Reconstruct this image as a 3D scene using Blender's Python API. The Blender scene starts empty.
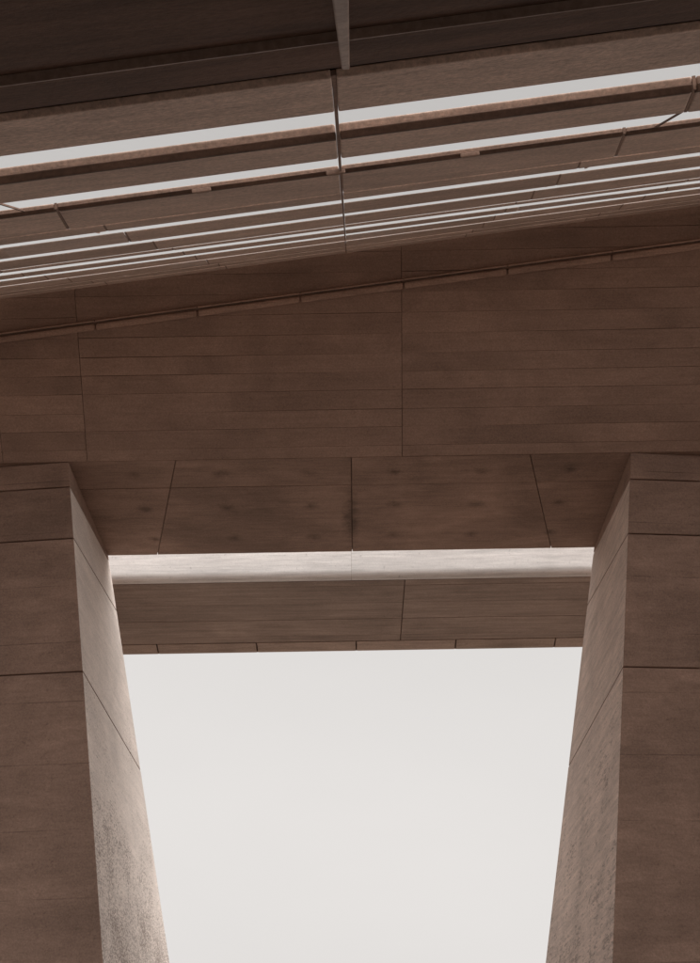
import bpy, math, random
from mathutils import Vector, Matrix

# ------------------------------------------------------------------ camera, sky, sun, exposure
scene = bpy.context.scene
EYE = 1.6
PITCH, ROLL = math.radians(29.14), math.radians(0.95)
cam_data = bpy.data.cameras.new('camera')
cam = bpy.data.objects.new('camera', cam_data)
scene.collection.objects.link(cam)
_r = Vector((1, 0, 0)); _f = Vector((0, math.cos(PITCH), math.sin(PITCH))); _u = Vector((0, -math.sin(PITCH), math.cos(PITCH)))
_r2 = _r * math.cos(ROLL) - _u * math.sin(ROLL); _u2 = _u * math.cos(ROLL) + _r * math.sin(ROLL)
cam.matrix_world = Matrix(((_r2.x, _u2.x, -_f.x, 0), (_r2.y, _u2.y, -_f.y, 0), (_r2.z, _u2.z, -_f.z, EYE), (0, 0, 0, 1)))
cam_data.sensor_fit = 'VERTICAL'
cam_data.sensor_height = 36.0
cam_data.lens = 44.86
cam_data.clip_start = 0.05
cam_data.clip_end = 6000
scene.camera = cam

SUN_TO = Vector((0.80, -0.12, 0.55)).normalized()      # direction towards the hazy sun
SUN_EL = math.asin(SUN_TO.z)
world = bpy.data.worlds.new('World'); scene.world = world; world.use_nodes = True
wn, wl = world.node_tree.nodes, world.node_tree.links
wn.clear()
w_out = wn.new('ShaderNodeOutputWorld'); w_bg = wn.new('ShaderNodeBackground')
w_sky = wn.new('ShaderNodeTexSky'); w_sky.sky_type = 'NISHITA'; w_sky.sun_disc = False
w_sky.sun_elevation = SUN_EL; w_sky.sun_rotation = math.atan2(SUN_TO.x, SUN_TO.y)
w_sky.dust_density = 6.0; w_sky.air_density = 1.0
w_bw = wn.new('ShaderNodeRGBToBW')
w_tc = wn.new('ShaderNodeTexCoord'); w_map = wn.new('ShaderNodeMapping'); w_map.inputs['Scale'].default_value = (1, 1, 2.2)
w_noise = wn.new('ShaderNodeTexNoise'); w_noise.inputs['Scale'].default_value = 3.0; w_noise.inputs['Detail'].default_value = 5; w_noise.inputs['Roughness'].default_value = 0.45
w_ramp = wn.new('ShaderNodeValToRGB')      # thin variations of the overcast layer
w_ramp.color_ramp.elements[0].position = 0.25; w_ramp.color_ramp.elements[0].color = (0.742, 0.718, 0.70, 1)
w_ramp.color_ramp.elements[1].position = 0.75; w_ramp.color_ramp.elements[1].color = (0.79, 0.762, 0.742, 1)
w_mul = wn.new('ShaderNodeMix'); w_mul.data_type = 'RGBA'; w_mul.blend_type = 'MULTIPLY'; w_mul.inputs['Factor'].default_value = 1.0
w_mul.inputs['B'].default_value = (10.2, 10.2, 10.2, 1)
w_mix = wn.new('ShaderNodeMix'); w_mix.data_type = 'RGBA'; w_mix.inputs['Factor'].default_value = 0.96
wl.new(w_tc.outputs['Generated'], w_map.inputs['Vector']); wl.new(w_map.outputs['Vector'], w_noise.inputs['Vector'])
wl.new(w_noise.outputs['Fac'], w_ramp.inputs['Fac']); wl.new(w_ramp.outputs['Color'], w_mul.inputs['A'])
w_sep = wn.new('ShaderNodeSeparateXYZ'); wl.new(w_tc.outputs['Generated'], w_sep.inputs[0])
w_el = wn.new('ShaderNodeMapRange'); w_el.interpolation_type = 'SMOOTHSTEP'
w_el.inputs['From Min'].default_value = 0.25; w_el.inputs['From Max'].default_value = 0.75; w_el.inputs['To Min'].default_value = 10.2; w_el.inputs['To Max'].default_value = 7.2
wl.new(w_sep.outputs['Z'], w_el.inputs['Value']); wl.new(w_el.outputs['Result'], w_mul.inputs['B'])
wl.new(w_sky.outputs['Color'], w_bw.inputs['Color'])
wl.new(w_bw.outputs['Val'], w_mix.inputs['A']); wl.new(w_mul.outputs['Result'], w_mix.inputs['B'])
wl.new(w_mix.outputs['Result'], w_bg.inputs['Color']); w_bg.inputs['Strength'].default_value = 0.0752
wl.new(w_bg.outputs['Background'], w_out.inputs['Surface'])

sun_data = bpy.data.lights.new('sun', 'SUN'); sun_data.energy = 5.0; sun_data.angle = math.radians(90); sun_data.color = (1.0, 0.965, 0.93)
sun = bpy.data.objects.new('sun', sun_data); scene.collection.objects.link(sun)
sun.rotation_euler = (-SUN_TO).to_track_quat('-Z', 'Y').to_euler()

scene.view_settings.view_transform = 'Standard'; scene.view_settings.look = 'None'
scene.view_settings.exposure = 0.45; scene.view_settings.gamma = 1.0; scene.view_settings.use_curve_mapping = False

# ------------------------------------------------------------------ materials
BROWN = (0.42, 0.288, 0.228)
def concrete(name, base, grain=(0.7, 9.0, 9.0), streak=0.35, blotch=0.30, vary=0.14, fine=0.22, rough=0.85, pits=None, bump=0.35, tilt=0.0, lines=None, fine_streak=0.14, pores=0.35, stains=None):
    """cast concrete: board grain along one axis, blotches, fine sand, optional blow-holes"""
    m = bpy.data.materials.new(name); m.use_nodes = True
    n, l = m.node_tree.nodes, m.node_tree.links
    bs = n['Principled BSDF']; bs.inputs['Roughness'].default_value = rough
    bs.inputs['Specular IOR Level'].default_value = 0.25
    tc = n.new('ShaderNodeTexCoord'); oi = n.new('ShaderNodeObjectInfo')
    off = n.new('ShaderNodeVectorMath'); off.operation = 'SCALE'; off.inputs[0].default_value = (13.1, 7.7, 5.3)
    l.new(oi.outputs['Random'], off.inputs['Scale'])
    add = n.new('ShaderNodeVectorMath'); add.operation = 'ADD'
    l.new(tc.outputs['Object'], add.inputs[0]); l.new(off.outputs[0], add.inputs[1])
    mp = n.new('ShaderNodeMapping'); mp.inputs['Scale'].default_value = grain; mp.inputs['Rotation'].default_value = (0, tilt, 0)
    l.new(add.outputs[0], mp.inputs['Vector'])
    def noise(src, scale, detail=6, rgh=0.6, dist=0.0):
        t = n.new('ShaderNodeTexNoise'); t.inputs['Scale'].default_value = scale; t.inputs['Detail'].default_value = detail
        t.inputs['Roughness'].default_value = rgh; t.inputs['Distortion'].default_value = dist
        l.new(src, t.inputs['Vector']); return t.outputs['Fac']
    def remap(v, a, b, lo, hi):
        r = n.new('ShaderNodeMapRange'); r.inputs['From Min'].default_value = a; r.inputs['From Max'].default_value = b
        r.inputs['To Min'].default_value = lo; r.inputs['To Max'].default_value = hi; l.new(v, r.inputs['Value']); return r.outputs['Result']
    def mul(a, b):
        x = n.new('ShaderNodeMath'); x.operation = 'MULTIPLY'; l.new(a, x.inputs[0]); l.new(b, x.inputs[1]); return x.outputs[0]
    g = noise(mp.outputs['Vector'], 1.6, 8, 0.62, 0.4)
    big = noise(add.outputs[0], 0.55, 5, 0.6, 0.6)
    sand = noise(tc.outputs['Object'], 38.0, 3, 0.7)
    v = mul(remap(g, 0.28, 0.72, 1 - streak, 1 + streak * 0.5), remap(big, 0.3, 0.7, 1 - blotch, 1 + blotch * 0.45))
    v = mul(v, remap(sand, 0.25, 0.75, 1 - fine, 1 + fine))
    m2 = n.new('ShaderNodeMapping'); m2.inputs['Scale'].default_value = tuple(1.2 if q == min(grain) and min(grain) < max(grain) else 17.0 for q in grain)
    m2.inputs['Rotation'].default_value = (0, tilt * 0.4, 0)
    l.new(add.outputs[0], m2.inputs['Vector'])
    v = mul(v, remap(noise(m2.outputs['Vector'], 1.6, 5, 0.7), 0.3, 0.7, 1 - fine_streak, 1 + fine_streak))
    por = noise(add.outputs[0], 11.0, 5, 0.75, 0.2)
    v = mul(v, remap(por, 0.60, 0.74, 1.0, 1 - pores))
    if stains:
        # smudges round the tie holes and a run of damp along the middle joint
        sxyz = n.new('ShaderNodeSeparateXYZ'); l.new(tc.outputs['Object'], sxyz.inputs[0])
        def tri(src, off, per):
            q = n.new('ShaderNodeMath'); q.operation = 'ADD'; l.new(src, q.inputs[0]); q.inputs[1].default_value = off
            p_ = n.new('ShaderNodeMath'); p_.operation = 'PINGPONG'; l.new(q.outputs[0], p_.inputs[0]); p_.inputs[1].default_value = per
            return p_.outputs[0]
        jit = remap(noise(tc.outputs['Object'], 5.0, 3, 0.6), 0.3, 0.7, 0.4, 1.6)
        hx = remap(tri(sxyz.outputs['X'], 0.70, 0.735), 0.0, 0.20, 1.0, 0.0); hy = remap(tri(sxyz.outputs['Y'], -17.62, 0.60), 0.0, 0.20, 1.0, 0.0)
        v = mul(v, remap(mul(mul(hx, hy), jit), 0.1, 1.0, 1.0, 0.55))
        ax = n.new('ShaderNodeMath'); ax.operation = 'ABSOLUTE'; l.new(sxyz.outputs['X'], ax.inputs[0])
        ay = n.new('ShaderNodeMath'); ay.operation = 'SUBTRACT'; l.new(sxyz.outputs['Y'], ay.inputs[0]); ay.inputs[1].default_value = 19.35
        ay2 = n.new('ShaderNodeMath'); ay2.operation = 'ABSOLUTE'; l.new(ay.outputs[0], ay2.inputs[0])
        run = mul(mul(remap(ax.outputs[0], 0.02, 0.22, 1.0, 0.0), remap(ay2.outputs[0], 0.2, 1.3, 1.0, 0.15)), jit)
        v = mul(v, remap(run, 0.15, 1.0, 1.0, 0.5))
    v = mul(v, remap(oi.outputs['Random'], 0, 1, 1 - vary, 1 + vary * 0.5))
    height = mul(g, sand)
    if lines:
        # faint broken casting lines at uneven heights
        per, ldark = lines
        sp = n.new('ShaderNodeSeparateXYZ'); l.new(tc.outputs['Object'], sp.inputs[0])
        wob = noise(tc.outputs['Object'], 0.4, 2, 0.5)
        zz = n.new('ShaderNodeMath'); zz.operation = 'MULTIPLY_ADD'; l.new(wob, zz.inputs[0]); zz.inputs[1].default_value = 0.06; l.new(sp.outputs['Z'], zz.inputs[2])
        pp = n.new('ShaderNodeMath'); pp.operation = 'PINGPONG'; l.new(zz.outputs[0], pp.inputs[0]); pp.inputs[1].default_value = per
        ln = remap(pp.outputs[0], 0.0, 0.012, 1.0, 0.0)
        ln = mul(ln, remap(noise(tc.outputs['Object'], 1.3, 3, 0.6), 0.42, 0.6, 0.0, 1.0))
        v = mul(v, remap(ln, 0, 1, 1.0, 1 - ldark))
        height = mul(height, remap(ln, 0, 1, 1.0, 0.5))
    if pits:
        # blow-holes and scuffed patches: cells of random size that only open inside an uneven patch
        pscale, pstretch, pdark, pz, pamount = pits
        pm = n.new('ShaderNodeMapping'); pm.inputs['Scale'].default_value = pstretch; l.new(tc.outputs['Object'], pm.inputs['Vector'])
        pn = noise(pm.outputs['Vector'], pscale, 4, 0.75, 0.3)
        patch = noise(tc.outputs['Object'], 0.9, 4, 0.6, 0.5)
        sep = n.new('ShaderNodeSeparateXYZ'); l.new(tc.outputs['Object'], sep.inputs[0])
        low = remap(sep.outputs['Z'], pz[0], pz[1], 1.0, 0.0)
        am = n.new('ShaderNodeMath'); am.operation = 'MULTIPLY_ADD'; l.new(low, am.inputs[0]); am.inputs[1].default_value = pamount
        l.new(remap(patch, 0.35, 0.7, -0.05, 0.085), am.inputs[2])
        th = n.new('ShaderNodeMath'); th.operation = 'SUBTRACT'; th.inputs[0].default_value = 0.70; l.new(am.outputs[0], th.inputs[1])
        dd = n.new('ShaderNodeMath'); dd.operation = 'SUBTRACT'; l.new(pn, dd.inputs[0]); l.new(th.outputs[0], dd.inputs[1])
        hole = remap(dd.outputs[0], 0.0, 0.05, 0.0, 1.0)
        hole_out = (hole, pdark)
        height = mul(height, remap(hole, 0, 1, 1.0, 0.4))
    col = n.new('ShaderNodeMix'); col.data_type = 'RGBA'; col.blend_type = 'MULTIPLY'; col.inputs['Factor'].default_value = 1.0
    col.inputs['A'].default_value = (*base, 1); l.new(v, col.inputs['B'])
    out = col.outputs['Result']
    if pits:
        pm2 = n.new('ShaderNodeMix'); pm2.data_type = 'RGBA'; pm2.inputs['B'].default_value = (0.16, 0.105, 0.08, 1)
        l.new(remap(hole_out[0], 0, 1, 0.0, hole_out[1] * 1.2), pm2.inputs['Factor']); l.new(out, pm2.inputs['A']); out = pm2.outputs['Result']
    l.new(out, bs.inputs['Base Color'])
    bp = n.new('ShaderNodeBump'); bp.inputs['Strength'].default_value = bump; bp.inputs['Distance'].default_value = 0.02
    l.new(height, bp.inputs['Height']); l.new(bp.outputs['Normal'], bs.inputs['Normal'])
    return m

def tint(k, b=BROWN): return tuple(c * k for c in b)
M = {}
M['board'] = concrete('board marked concrete', tint(1.05), grain=(0.35, 7, 7), streak=0.09, blotch=0.26, vary=0.05, pores=0.28, fine_streak=0.07)
M['ledge'] = concrete('ledge concrete', tint(1.3), grain=(0.35, 7, 7), streak=0.15, blotch=0.2, vary=0.1)
M['far_board'] = concrete('far beam concrete', (0.39, 0.305, 0.258), grain=(0.3, 5, 5), streak=0.26, blotch=0.22, vary=0.08)
M['panel'] = concrete('stained soffit concrete', tint(0.93), grain=(0.6, 3.0, 3.0), streak=0.2, blotch=0.34, vary=0.06, stains=True)
M['pier_front'] = concrete('pier concrete', tint(0.97), grain=(0.6, 3.2, 2.6), streak=0.2, blotch=0.3, vary=0.05, fine_streak=0.09, pores=0.4, tilt=math.radians(-22), lines=(0.47, 0.45))
M['pier_left_inner'] = concrete('pitted pier concrete', (0.82, 0.73, 0.67), grain=(5, 0.5, 5), streak=0.12, blotch=0.16, vary=0.04, pores=0.12, fine_streak=0.08,
                                pits=(24.0, (1, 0.6, 1.35), 0.55, (1.0, 9.8), 0.335))  # base raised to carry part of the light on this inner face
M['pier_right_inner'] = concrete('grooved pier concrete', (0.82, 0.675, 0.595), grain=(7, 0.45, 7), streak=0.22, blotch=0.2, vary=0.04, pores=0.15, fine_streak=0.14,
                                 pits=(15.0, (1, 0.30, 1.3), 0.42, (2.0, 10.5), 0.20))  # base raised likewise for the light this inner face catches
M['slab'] = concrete('slab concrete', (0.67, 0.51, 0.43), grain=(1.5, 3, 3), streak=0.18, blotch=0.2, vary=0.12, fine=0.3)
M['pale_slab'] = concrete('pale slab concrete', (0.66, 0.53, 0.47), grain=(1.5, 3, 3), streak=0.14, blotch=0.15, vary=0.08)
M['edge'] = concrete('edge block concrete', (0.50, 0.395, 0.335), grain=(0.6, 4, 4), streak=0.2, blotch=0.2, vary=0.12)
M['fascia'] = concrete('brightened weathered fascia', (0.90, 0.88, 0.865), grain=(0.35, 7, 7), streak=0.22, blotch=0.08, vary=0.03, fine=0.08, bump=0.2)  # near-white base raised to add to the light on the fascia
M['core'] = concrete('dark joint concrete', tint(0.75), streak=0.1, blotch=0.1)
M['steel'] = concrete('grey painted steel', (0.42, 0.32, 0.27), grain=(1, 1, 6), streak=0.2, blotch=0.2, rough=0.5, bump=0.1)
M['dark_beam'] = concrete('shade-dark beam concrete', (0.13, 0.074, 0.052), grain=(0.6, 3, 3), streak=0.4, blotch=0.3, vary=0.05)  # base darkened to stand in for deep shade under the edge beam
M['nosing'] = concrete('nosing shade line', (0.16, 0.10, 0.075), grain=(0.8, 4, 4), streak=0.5, blotch=0.4)  # dark colour standing for the shadow line below the nosings
M['plaza'] = concrete('plaza paving', (0.26, 0.213, 0.182), grain=(1, 1, 1), streak=0.2, blotch=0.25)

# ------------------------------------------------------------------ helpers
rnd = random.Random(7)
def mesh_obj(name, verts, faces, mat, parent=None, smooth=False, mats=None, midx=None, bevel=0.0, seg=2):
    me = bpy.data.meshes.new(name)
    me.from_pydata([tuple(v) for v in verts], [], faces)
    me.update()
    for k in (mats or [mat]): me.materials.append(k)
    if midx:
        for p, i in zip(me.polygons, midx): p.material_index = i
    o = bpy.data.objects.new(name, me); scene.collection.objects.link(o)
    if smooth:
        for p in me.polygons: p.use_smooth = len(p.vertices) == 4
    if bevel:
        b = o.modifiers.new('bevel', 'BEVEL'); b.width = bevel; b.segments = seg; b.limit_method = 'ANGLE'; b.angle_limit = math.radians(30)
    if parent is not None: o.parent = parent; o.matrix_parent_inverse = parent.matrix_world.inverted()
    return o
def thing(name, loc, label, cat, group=None):
    e = bpy.data.objects.new(name, None); scene.collection.objects.link(e)
    e.location = loc; e.empty_display_size = 0.5; e.matrix_world = Matrix.Translation(Vector(loc))
    e['label'] = label; e['category'] = cat
    if group: e['group'] = group
    return e
HEX = [(3, 2, 1, 0), (4, 5, 6, 7), (0, 1, 5, 4), (1, 2, 6, 5), (2, 3, 7, 6), (3, 0, 4, 7)]
def hexa(name, p, mat, parent, **k):           # p: four base points, four top points
    return mesh_obj(name, p, HEX, mat, parent, **k)
def prism(name, poly, vec, mat, parent, **k):  # polygon (3-D points) pushed along vec
    n = len(poly); v = [Vector(q) for q in poly]; v += [q + vec for q in v]
    f = [tuple(range(n))[::-1], tuple(range(n, 2 * n))] + [(i, (i + 1) % n, n + (i + 1) % n, n + i) for i in range(n)]
    return mesh_obj(name, v, f, mat, parent, **k)
def W(x, y, z): return Vector((x, y, z + EYE))  # heights measured from eye level

# ------------------------------------------------------------------ ground
g = mesh_obj('ground', [(-2500, -2500, 0), (2500, -2500, 0), (2500, 2500, 0), (-2500, 2500, 0)], [(0, 1, 2, 3)], M['plaza'])
g['kind'] = 'structure'

# ------------------------------------------------------------------ piers
H = 10.0                       # soffit height above the eye
YN, YF = 17.11, 20.68          # near and far edge of the near beam's soffit
def pier(side, label, inner_mat, joints_near, joints_back):
    """tapered pier: inner face leans back, rear edge is battered, front splays 6 degrees"""
    t = thing('concrete_pier', (side * 6.2, 19.5, 0), label, 'pier', 'tapered piers beside the opening')
    xin = lambda z: 3.045 + 0.1595 * z
    yb = lambda z: YF + 0.50 * (H - z)
    xo = lambda z: 9.4 - 0.14 * z
    def level(zn, zb):
        # corners: inner near, inner back, outer back, outer near
        xn, xb, zo = xin(zn), xin(zb), zn
        return [W(side * xn, YN, zn), W(side * xb, yb(zb), zb), W(side * xo(zo), yb(zb), zb), W(side * xo(zn), YN + 0.10 * (xo(zn) - xn), zn)]
    g = 0.009
    lv = list(zip(joints_near, joints_back))
    for i in range(len(lv) - 1):
        (a, ab), (b, bb) = lv[i], lv[i + 1]
        last = i == len(lv) - 2
        lo = level(a + (g if i else 0), ab + (g if i else 0)); hi = level(b - (0 if last else g), bb - (0 if last else g))
        if side > 0: lo = [lo[k] for k in (3, 2, 1, 0)]; hi = [hi[k] for k in (3, 2, 1, 0)]
        o = hexa('cap_block' if last else 'concrete_block', lo + hi, None, t, mats=[M['pier_front'], inner_mat],
                 midx=[0] * 6 if last else [0, 0, 1, 0, 0, 0] if side < 0 else [0, 0, 0, 0, 1, 0], bevel=0.014)  # cap's inner face in the darker front colour, standing for shade under soffit
    # recessed core that shows as the dark joint
    lo = level(-1.6, -1.6); hi = level(9.9, 9.97)
    c = sum(lo, Vector()) / 4; d = sum(hi, Vector()) / 4
    sh = lambda P, m: P + (m - P) * 0.0 + Vector((0.05 * (1 if P.x < m.x else -1), 0.05 * (1 if P.y < m.y else -1), 0))
    lo = [sh(P, c) for P in lo]; hi = [sh(P, d) for P in hi]
    if side > 0: lo = [lo[k] for k in (3, 2, 1, 0)]; hi = [hi[k] for k in (3, 2, 1, 0)]
    hexa('joint_core', lo + hi, M['core'], t)
    return t
pier(-1, 'left concrete pier with bright pitted inner face', M['pier_left_inner'], [-1.6, 6.35, 8.59, 9.53, 9.995], [-1.6, 6.35, 9.06, 9.90, 9.995])
pier(1, 'right concrete pier with grooved, streaked inner face', M['pier_right_inner'], [-1.6, 6.28, 8.51, 9.50, 9.995], [-1.6, 6.30, 9.02, 9.90, 9.995])

# ------------------------------------------------------------------ near beam: soffit panels, 45 degree haunch of boards, raking ledge
HB = math.radians(44)
TH = Vector((0, -math.sin(HB), math.cos(HB))); NH = Vector((0, -math.cos(HB), -math.sin(HB)))   # up the haunch, out of it
def hp(x, t, out=0.0): return W(x, YN, H) + TH * t + NH * out + Vector((0, 0, 0))
top_t = lambda x: 3.468 + 0.1185 * max(-13.0, min(13.0, x))
beam = thing('concrete_beam', (0, 18.9, H + EYE), 'large dark concrete beam with boarded sloping face, resting on both piers', 'beam')
XE, XL = 13.0, 40.0      # detailed length, full length
def core_sec(x):
    tt = top_t(x) - 0.05
    q = [hp(x, 0.05, -0.05), hp(x, tt, -0.05), hp(x, tt, -0.6), W(x, 18.6, H + 1.0), W(x, YF - 0.03, H + 0.22), W(x, YF - 0.03, H + 0.03)]
    return q
cs = [core_sec(x) for x in (-XL, -XE, XE, XL)]; n = 6
mesh_obj('beam_core', sum(cs, []), [tuple(range(n)), tuple(range(4 * n - 1, 3 * n - 1, -1))]
         + [(k * n + i, k * n + n + i, k * n + n + (i + 1) % n, k * n + (i + 1) % n) for k in range(3) for i in range(n)], M['core'], beam)

# soffit panels between splayed seams
ys = [YN + 0.012, 18.06, YF]
seam = [(-XL, -XL), (-9.3, -10.8), (-2.87, -3.70), (0.03, 0.02), (2.98, 3.82), (9.3, 10.8), (XL, XL)]
def sx(i, y): k = (y - YN) / (YF - YN); return seam[i][0] * (1 - k) + seam[i][1] * k
for i in range(len(seam) - 1):
    for j in range(2):
        y0, y1 = ys[j] + (0.005 if j else 0.0), ys[j + 1] - (0.005 if j == 0 else 0)
        gp = 0.006
        dz = rnd.uniform(-0.004, 0.004)
        lo = [W(sx(i, y0) + gp, y0, H + dz), W(sx(i + 1, y0) - gp, y0, H + dz), W(sx(i + 1, y1) - gp, y1, H + dz), W(sx(i, y1) + gp, y1, H + dz)]
        hexa('soffit_panel', lo + [p + Vector((0, 0, 0.05)) for p in lo], M['panel'], beam, bevel=0.006)

# haunch boards
rows = [0.0, 0.19, 0.505, 0.80, 1.12, 1.42, 1.72, 2.04, 2.37, 2.70, 3.02, 3.34, 3.66, 3.98, 4.30, 4.62, 4.95, 5.2]
segs = [-XL, -XE, -9.6, -5.72, -4.33, 0.87, 6.07, 11.2, XE, XL]
def clip_top(poly):
    out = []
    for i in range(len(poly)):
        p, q = poly[i], poly[(i + 1) % len(poly)]
        dp, dq = top_t(p[0]) - p[1], top_t(q[0]) - q[1]
        if dp >= 0: out.append(p)
        if (dp >= 0) != (dq >= 0):
            k = dp / (dp - dq); out.append((p[0] + (q[0] - p[0]) * k, p[1] + (q[1] - p[1]) * k))
    return out
for j in range(len(rows) - 1):
    for i in range(len(segs) - 1):
        gx, gt = 0.0035, rnd.uniform(0.0006, 0.0024)
        x0, x1, t0, t1 = segs[i] + gx, segs[i + 1] - gx, rows[j] + gt, rows[j + 1] - gt
        w = rnd.uniform(-0.006, 0.006)
        poly = clip_top([(x0, t0 + w * (j > 0)), (x1, t0 - w * (j > 0)), (x1, t1), (x0, t1)])
        if len(poly) < 3: continue
        out = rnd.uniform(0.0, 0.006)
        prism('board', [hp(x, t, out) for x, t in poly], -NH * 0.045, M['board'], beam, bevel=0.0025, seg=1)

# raking ledge fixed to the haunch, in pieces
lt = lambda x: 2.667 + 0.1165 * x
step = 1.64
k0 = -0.74
for k in range(-7, 8):
    x0, x1 = k0 + k * step + 0.008, k0 + (k + 1) * step - 0.008
    if x0 < -XE or x1 > XE: continue
    def strip(name, t0, t1, o0, o1, bv):
        pl = [hp(x0, lt(x0) + t0, o0), hp(x1, lt(x1) + t0, o0), hp(x1, lt(x1) + t1, o0), hp(x0, lt(x0) + t1, o0)]
        return prism(name, pl, NH * (o1 - o0), M['ledge'], beam, bevel=bv, seg=4)
    strip('ledge', -0.025, 0.082, 0.008, 0.115, 0.04)
    strip('ledge_lip', 0.115, 0.14, 0.008, 0.125, 0.008)

# ------------------------------------------------------------------ far beam: brightened fascia, boarded soffit, edge blocks
FY0, FY1 = 21.85, 25.30
far = thing('concrete_beam', (0, 23.6, H + EYE), 'paler far beam beyond the gap with bright fascia and small edge blocks', 'beam')
hexa('beam_core', [W(-XL, FY0 + 0.185, H + 0.04), W(XL, FY0 + 0.185, H + 0.04), W(XL, FY1 + 0.4, H + 0.04), W(-XL, FY1 + 0.4, H + 0.04),
                   W(-XL, FY0 + 0.185, H + 1.0), W(XL, FY0 + 0.185, H + 1.0), W(XL, FY1 + 0.4, H + 1.0), W(-XL, FY1 + 0.4, H + 1.0)], M['core'], far)
fx = [-XL, -9.7, -4.95, 0.0, 5.5, 9.9, XL]
for i in range(len(fx) - 1):
    x0, x1 = fx[i] + 0.002, fx[i + 1] - 0.002
    prof = [(FY0 + 0.16 - 0.16 * math.cos(q), H + 0.166 - 0.16 * math.sin(q)) for q in [math.pi / 2 * (1 - j / 14) for j in range(15)]]
    prof = [(FY0 + 0.18, H + 0.006)] + prof + [(FY0, H + 1.06), (FY0 + 0.18, H + 1.06)]
    prism('fascia_panel', [W(x0, y, z) for y, z in prof], Vector((x1 - x0, 0, 0)), M['fascia'], far)
fys = [FY0 + 0.185, 22.29, 23.15, 24.02, 24.94, FY1]
fsx = [-XL, -4.2 - 4.0, 1.07, 8.6, XL]
for j in range(len(fys) - 1):
    for i in range(len(fsx) - 1):
        dz = rnd.uniform(-0.006, 0.002)
        x0, x1, y0, y1 = fsx[i] + 0.009, fsx[i + 1] - 0.009, fys[j] + 0.006, fys[j + 1] - 0.006
        lo = [W(x0, y0, H + dz), W(x1, y0, H + dz), W(x1, y1, H + dz), W(x0, y1, H + dz)]
        hexa('board', lo + [p + Vector((0, 0, 0.05)) for p in lo], M['far_board'], far, bevel=0.005, seg=1)
for k in range(-6, 6):
    x0, x1 = 0.08 + k * 2.245 + 0.014, 0.08 + (k + 1) * 2.245 - 0.014
    if x0 < -XE or x1 > XE: continue
    p = [W(x0, FY1 + 0.32, H - 0.075), W(x1, FY1 + 0.32, H - 0.075), W(x1, FY1 + 0.42, H - 0.075), W(x0, FY1 + 0.42, H - 0.075)]
    q = [W(x0, FY1 + 0.03, H + 0.0), W(x1, FY1 + 0.03, H + 0.0), W(x1, FY1 + 0.42, H + 0.5), W(x0, FY1 + 0.42, H + 0.5)]
    hexa('edge_block', p + q, M['edge'], far, bevel=0.01)

p = [W(-XE, FY1 + 0.34, H - 0.073), W(XE, FY1 + 0.34, H - 0.073), W(XE, FY1 + 0.40, H - 0.073), W(-XE, FY1 + 0.40, H - 0.073)]
hexa('edge_core', p + [q + Vector((0, 0, 0.23)) for q in p], M['core'], far)

# ------------------------------------------------------------------ raking canopy of concrete slabs with open gaps
P0 = W(0.057, 14.0, 11.733)
ER = Vector((1, -0.05656, 0.10146))                     # along a slab (x grows by one metre per unit)
ES = Vector((0.0024, 0.79478, 0.6069))                  # up the slope
EN = Vector((-0.1142, -0.6027, 0.7897))                 # out of the top
def cp(a, s, h=0.0): return P0 + ER * (a - 0.057) + ES * s + EN * h
BAY = 1.737
canopy = thing('slatted_canopy', cp(0, -7), 'raking overhead canopy of concrete slabs with bright sky gaps', 'canopy')
# near edge, far edge (up the slope), thickness
slabs = [(-13.771, -13.001, 0.030), (-12.235, -11.383, 0.066), (-10.73, -9.376, 0.040), (-9.30, -8.814, 0.010), (-8.46, -7.442, 0.007),
         (-7.094, -6.043, 0.007), (-5.897, -5.595, 0.007), (-5.113, -4.502, 0.007), (-4.126, -3.199, 0.006), (-2.976, -1.885, 0.006),
         (-1.621, -0.922, 0.006), (-0.685, 0.16, 0.006)]
def splay(a, s0, s1): return a * (1 + 0.78 * ((s1 + 18.3) / (s0 + 18.3) - 1))     # joints fan out towards the upper edge
back = lambda r: 0.075 if r < 3 else 0.03 if r < 5 else 0.014          # height of the upper edge
def slab(name, a0, a1, s0, s1, th, mat):
    # thin nosing towards the viewer, a hidden upper-edge upstand added to cut light
    up, w = back(r), 0.04
    prof = [(s0 + th * 0.5, 0), (s1, 0), (s1, up), (s1 - w, up), (s1 - w, up * 0.7), (s0, th)]
    gp = 0.009
    v = [cp(splay(a0, s0, q) + gp, q, h) for q, h in prof] + [cp(splay(a1, s0, q) - gp, q, h) for q, h in prof]
    f = [(0, 1, 2, 3, 4, 5), (11, 10, 9, 8, 7, 6)] + [((i + 1) % 6, i, 6 + i, 6 + (i + 1) % 6) for i in range(6)]
    return mesh_obj(name, v, f, mat, canopy, bevel=th * 0.22, seg=3)
bays = [(k, k + 1) for k in range(-4, 4)]
side_bays = [(-9, -7), (-7, -4), (4, 7), (7, 10), (10, 14)]        # the canopy runs on past the picture
pale = {(4, -2): (-2.72, None), (8, 0): (None, 0.72), (7, 1): (1.86, 2.9), (9, -2): (-2.2, None)}
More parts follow.
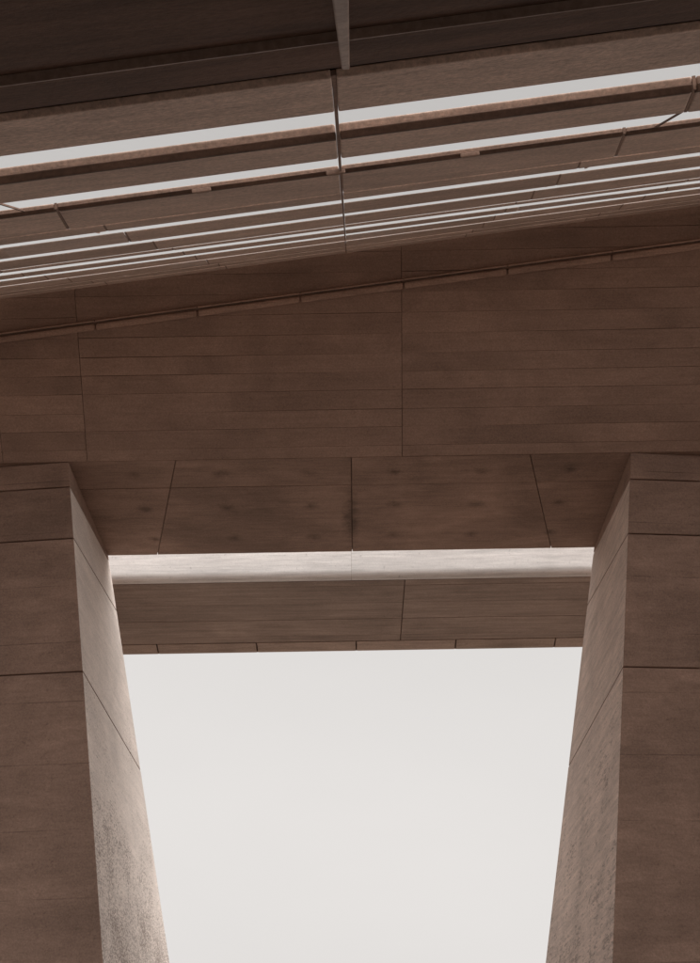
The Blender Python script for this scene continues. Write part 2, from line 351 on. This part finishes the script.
for r, (s0, s1, th) in enumerate(slabs):
    for k, k1 in bays + side_bays:
        a0, a1 = k * BAY, k1 * BAY
        ds = rnd.uniform(-0.006, 0.006)
        if (r, k) in pale:
            c0, c1 = pale[(r, k)]
            c0 = a0 if c0 is None else c0; c1 = a1 if c1 is None else c1
            if c0 > a0 + 0.05: slab('slab', a0, c0 + 0.016, s0 + ds, s1 + ds, th, M['slab'])
            slab('slab', c0, c1, s0 + ds - 0.02, s1 + ds - 0.01, th, M['pale_slab'])
            if c1 < a1 - 0.05: slab('slab', c1 - 0.016, a1, s0 + ds, s1 + ds, th, M['slab'])
        else:
            slab('slab', a0, a1, s0 + ds, s1 + ds, th, M['slab'])
    for k in (-4, -3, -2, -1, 1, 2, 3, 4):     # strip bedded in each joint
        a, w = k * BAY, 0.05
        e0, e1 = s0 + 0.006, s1
        q0, q1 = splay(a, s0, e0), splay(a, s0, e1)
        h0, h1 = th + 0.002, back(r) + 0.002
        p = [cp(q0 - 0.0085, e0, 0.003), cp(q0 + 0.0085, e0, 0.003), cp(q1 + 0.0085, e1, 0.003), cp(q1 - 0.0085, e1, 0.003)]
        hexa('joint_strip', p + [cp(q0 - 0.0085, e0, h0), cp(q0 + 0.0085, e0, h0), cp(q1 + 0.0085, e1, h1), cp(q1 - 0.0085, e1, h1)], M['core'], canopy)
# dark strip painting the shadow line under the two nearest free slabs' nosings
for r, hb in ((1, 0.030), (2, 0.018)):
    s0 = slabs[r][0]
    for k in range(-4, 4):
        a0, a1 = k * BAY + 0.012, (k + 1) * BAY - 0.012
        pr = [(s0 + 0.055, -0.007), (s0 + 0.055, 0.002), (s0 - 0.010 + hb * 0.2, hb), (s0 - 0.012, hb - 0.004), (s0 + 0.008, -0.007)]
        prism('nosing_shade_line', [cp(a0, q, h) for q, h in pr], ER * (a1 - a0), M['nosing'], canopy, bevel=0.003)
# thin tie rods across the widest gaps at the outer joints
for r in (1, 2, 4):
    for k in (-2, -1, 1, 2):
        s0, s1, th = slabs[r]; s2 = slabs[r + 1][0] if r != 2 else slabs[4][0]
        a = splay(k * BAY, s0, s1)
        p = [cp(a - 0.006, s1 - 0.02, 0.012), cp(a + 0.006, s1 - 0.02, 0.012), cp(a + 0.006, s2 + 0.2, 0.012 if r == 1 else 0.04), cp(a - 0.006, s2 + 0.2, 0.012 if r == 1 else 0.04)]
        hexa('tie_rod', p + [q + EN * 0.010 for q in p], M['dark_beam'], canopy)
# plate added to stop light reaching the top of the boarded beam
lo = [cp(-9 * BAY, -0.75, 0.13), cp(14 * BAY, -0.75, 0.13), cp(14 * BAY, 1.45, 0.27), cp(-9 * BAY, 1.45, 0.27)]
hexa('light_stop_plate', lo + [q + EN * 0.03 for q in lo], M['slab'], canopy)
# corbels under the third row's front edge
for a in (-0.85, -0.03, 0.79):
    p = [cp(a - 0.06, -10.742, -0.010), cp(a + 0.06, -10.742, -0.010), cp(a + 0.04, -10.67, -0.010), cp(a - 0.04, -10.67, -0.010)]
    hexa('corbel', p + [q + EN * 0.026 for q in p], M['core'], canopy, bevel=0.006)
# slim rail running up the middle joint
p = [cp(-0.0075, -13.76, 0.007), cp(0.0075, -13.76, 0.007), cp(0.0075, 0.1, 0.007), cp(-0.0075, 0.1, 0.007)]
hexa('rail', p + [q + EN * 0.02 for q in p], M['core'], canopy)

# ------------------------------------------------------------------ low edge beam in front of the canopy and its joint bracket
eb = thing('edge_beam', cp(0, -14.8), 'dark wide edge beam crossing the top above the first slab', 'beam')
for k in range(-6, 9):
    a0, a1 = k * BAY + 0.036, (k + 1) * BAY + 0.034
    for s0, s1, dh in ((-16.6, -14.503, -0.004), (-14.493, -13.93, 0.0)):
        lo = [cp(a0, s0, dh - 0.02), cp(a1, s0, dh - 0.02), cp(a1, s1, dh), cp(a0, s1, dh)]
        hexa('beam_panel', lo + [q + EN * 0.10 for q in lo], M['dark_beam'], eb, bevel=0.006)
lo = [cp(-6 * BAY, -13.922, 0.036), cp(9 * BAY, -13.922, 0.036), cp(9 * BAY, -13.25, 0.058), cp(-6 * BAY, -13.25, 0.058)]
hexa('light_stop_strip', lo + [q + EN * 0.08 for q in lo], M['dark_beam'], eb)  # added over the gap to block sky light and darken the recess
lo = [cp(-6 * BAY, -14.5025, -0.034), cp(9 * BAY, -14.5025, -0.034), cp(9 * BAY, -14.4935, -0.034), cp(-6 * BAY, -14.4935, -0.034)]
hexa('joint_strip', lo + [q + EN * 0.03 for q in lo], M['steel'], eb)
p = [cp(-0.003, -15.5, -0.06), cp(0.046, -15.5, -0.06), cp(0.049, -14.19, -0.06), cp(0.023, -14.2, -0.06)]
hexa('joint_bracket', p + [q + EN * 0.03 for q in p], M['steel'], eb, bevel=0.005)

# ------------------------------------------------------------------ unseen roof and walls added to shade the scene
cc = thing('light_blocker', (2, -7, 0), 'unseen roof and walls added to block light', 'light blocker')
lo = [cp(-6 * BAY, -16.62, 0.02), cp(9 * BAY, -16.62, 0.02)]
lo = lo + [Vector((lo[1].x, -14, lo[1].z)), Vector((lo[0].x, -14, lo[0].z))]
hexa('shade_roof', lo + [q + Vector((0, 0, 0.3)) for q in lo], M['slab'], cc)
hexa('shade_rear_wall', [Vector(q) for q in ((-10.4, -14.3, 0), (15.6, -14.3, 0), (15.6, -14, 0), (-10.4, -14, 0), (-10.4, -14.3, 4.6), (15.6, -14.3, 4.6), (15.6, -14, 4.6), (-10.4, -14, 4.6))], M['pier_front'], cc)
wall = [(13.2, 9.2, 0), (13.6, 9.2, 0), (13.6, 16.4, 0), (13.2, 16.4, 0)]  # unseen wall added to keep sunlight off the pier fronts
hexa('shade_side_wall', [Vector(q) for q in wall] + [Vector((x, y, 9.4 if y < 10 else 13.5)) for x, y, z in wall], M['pier_front'], cc)
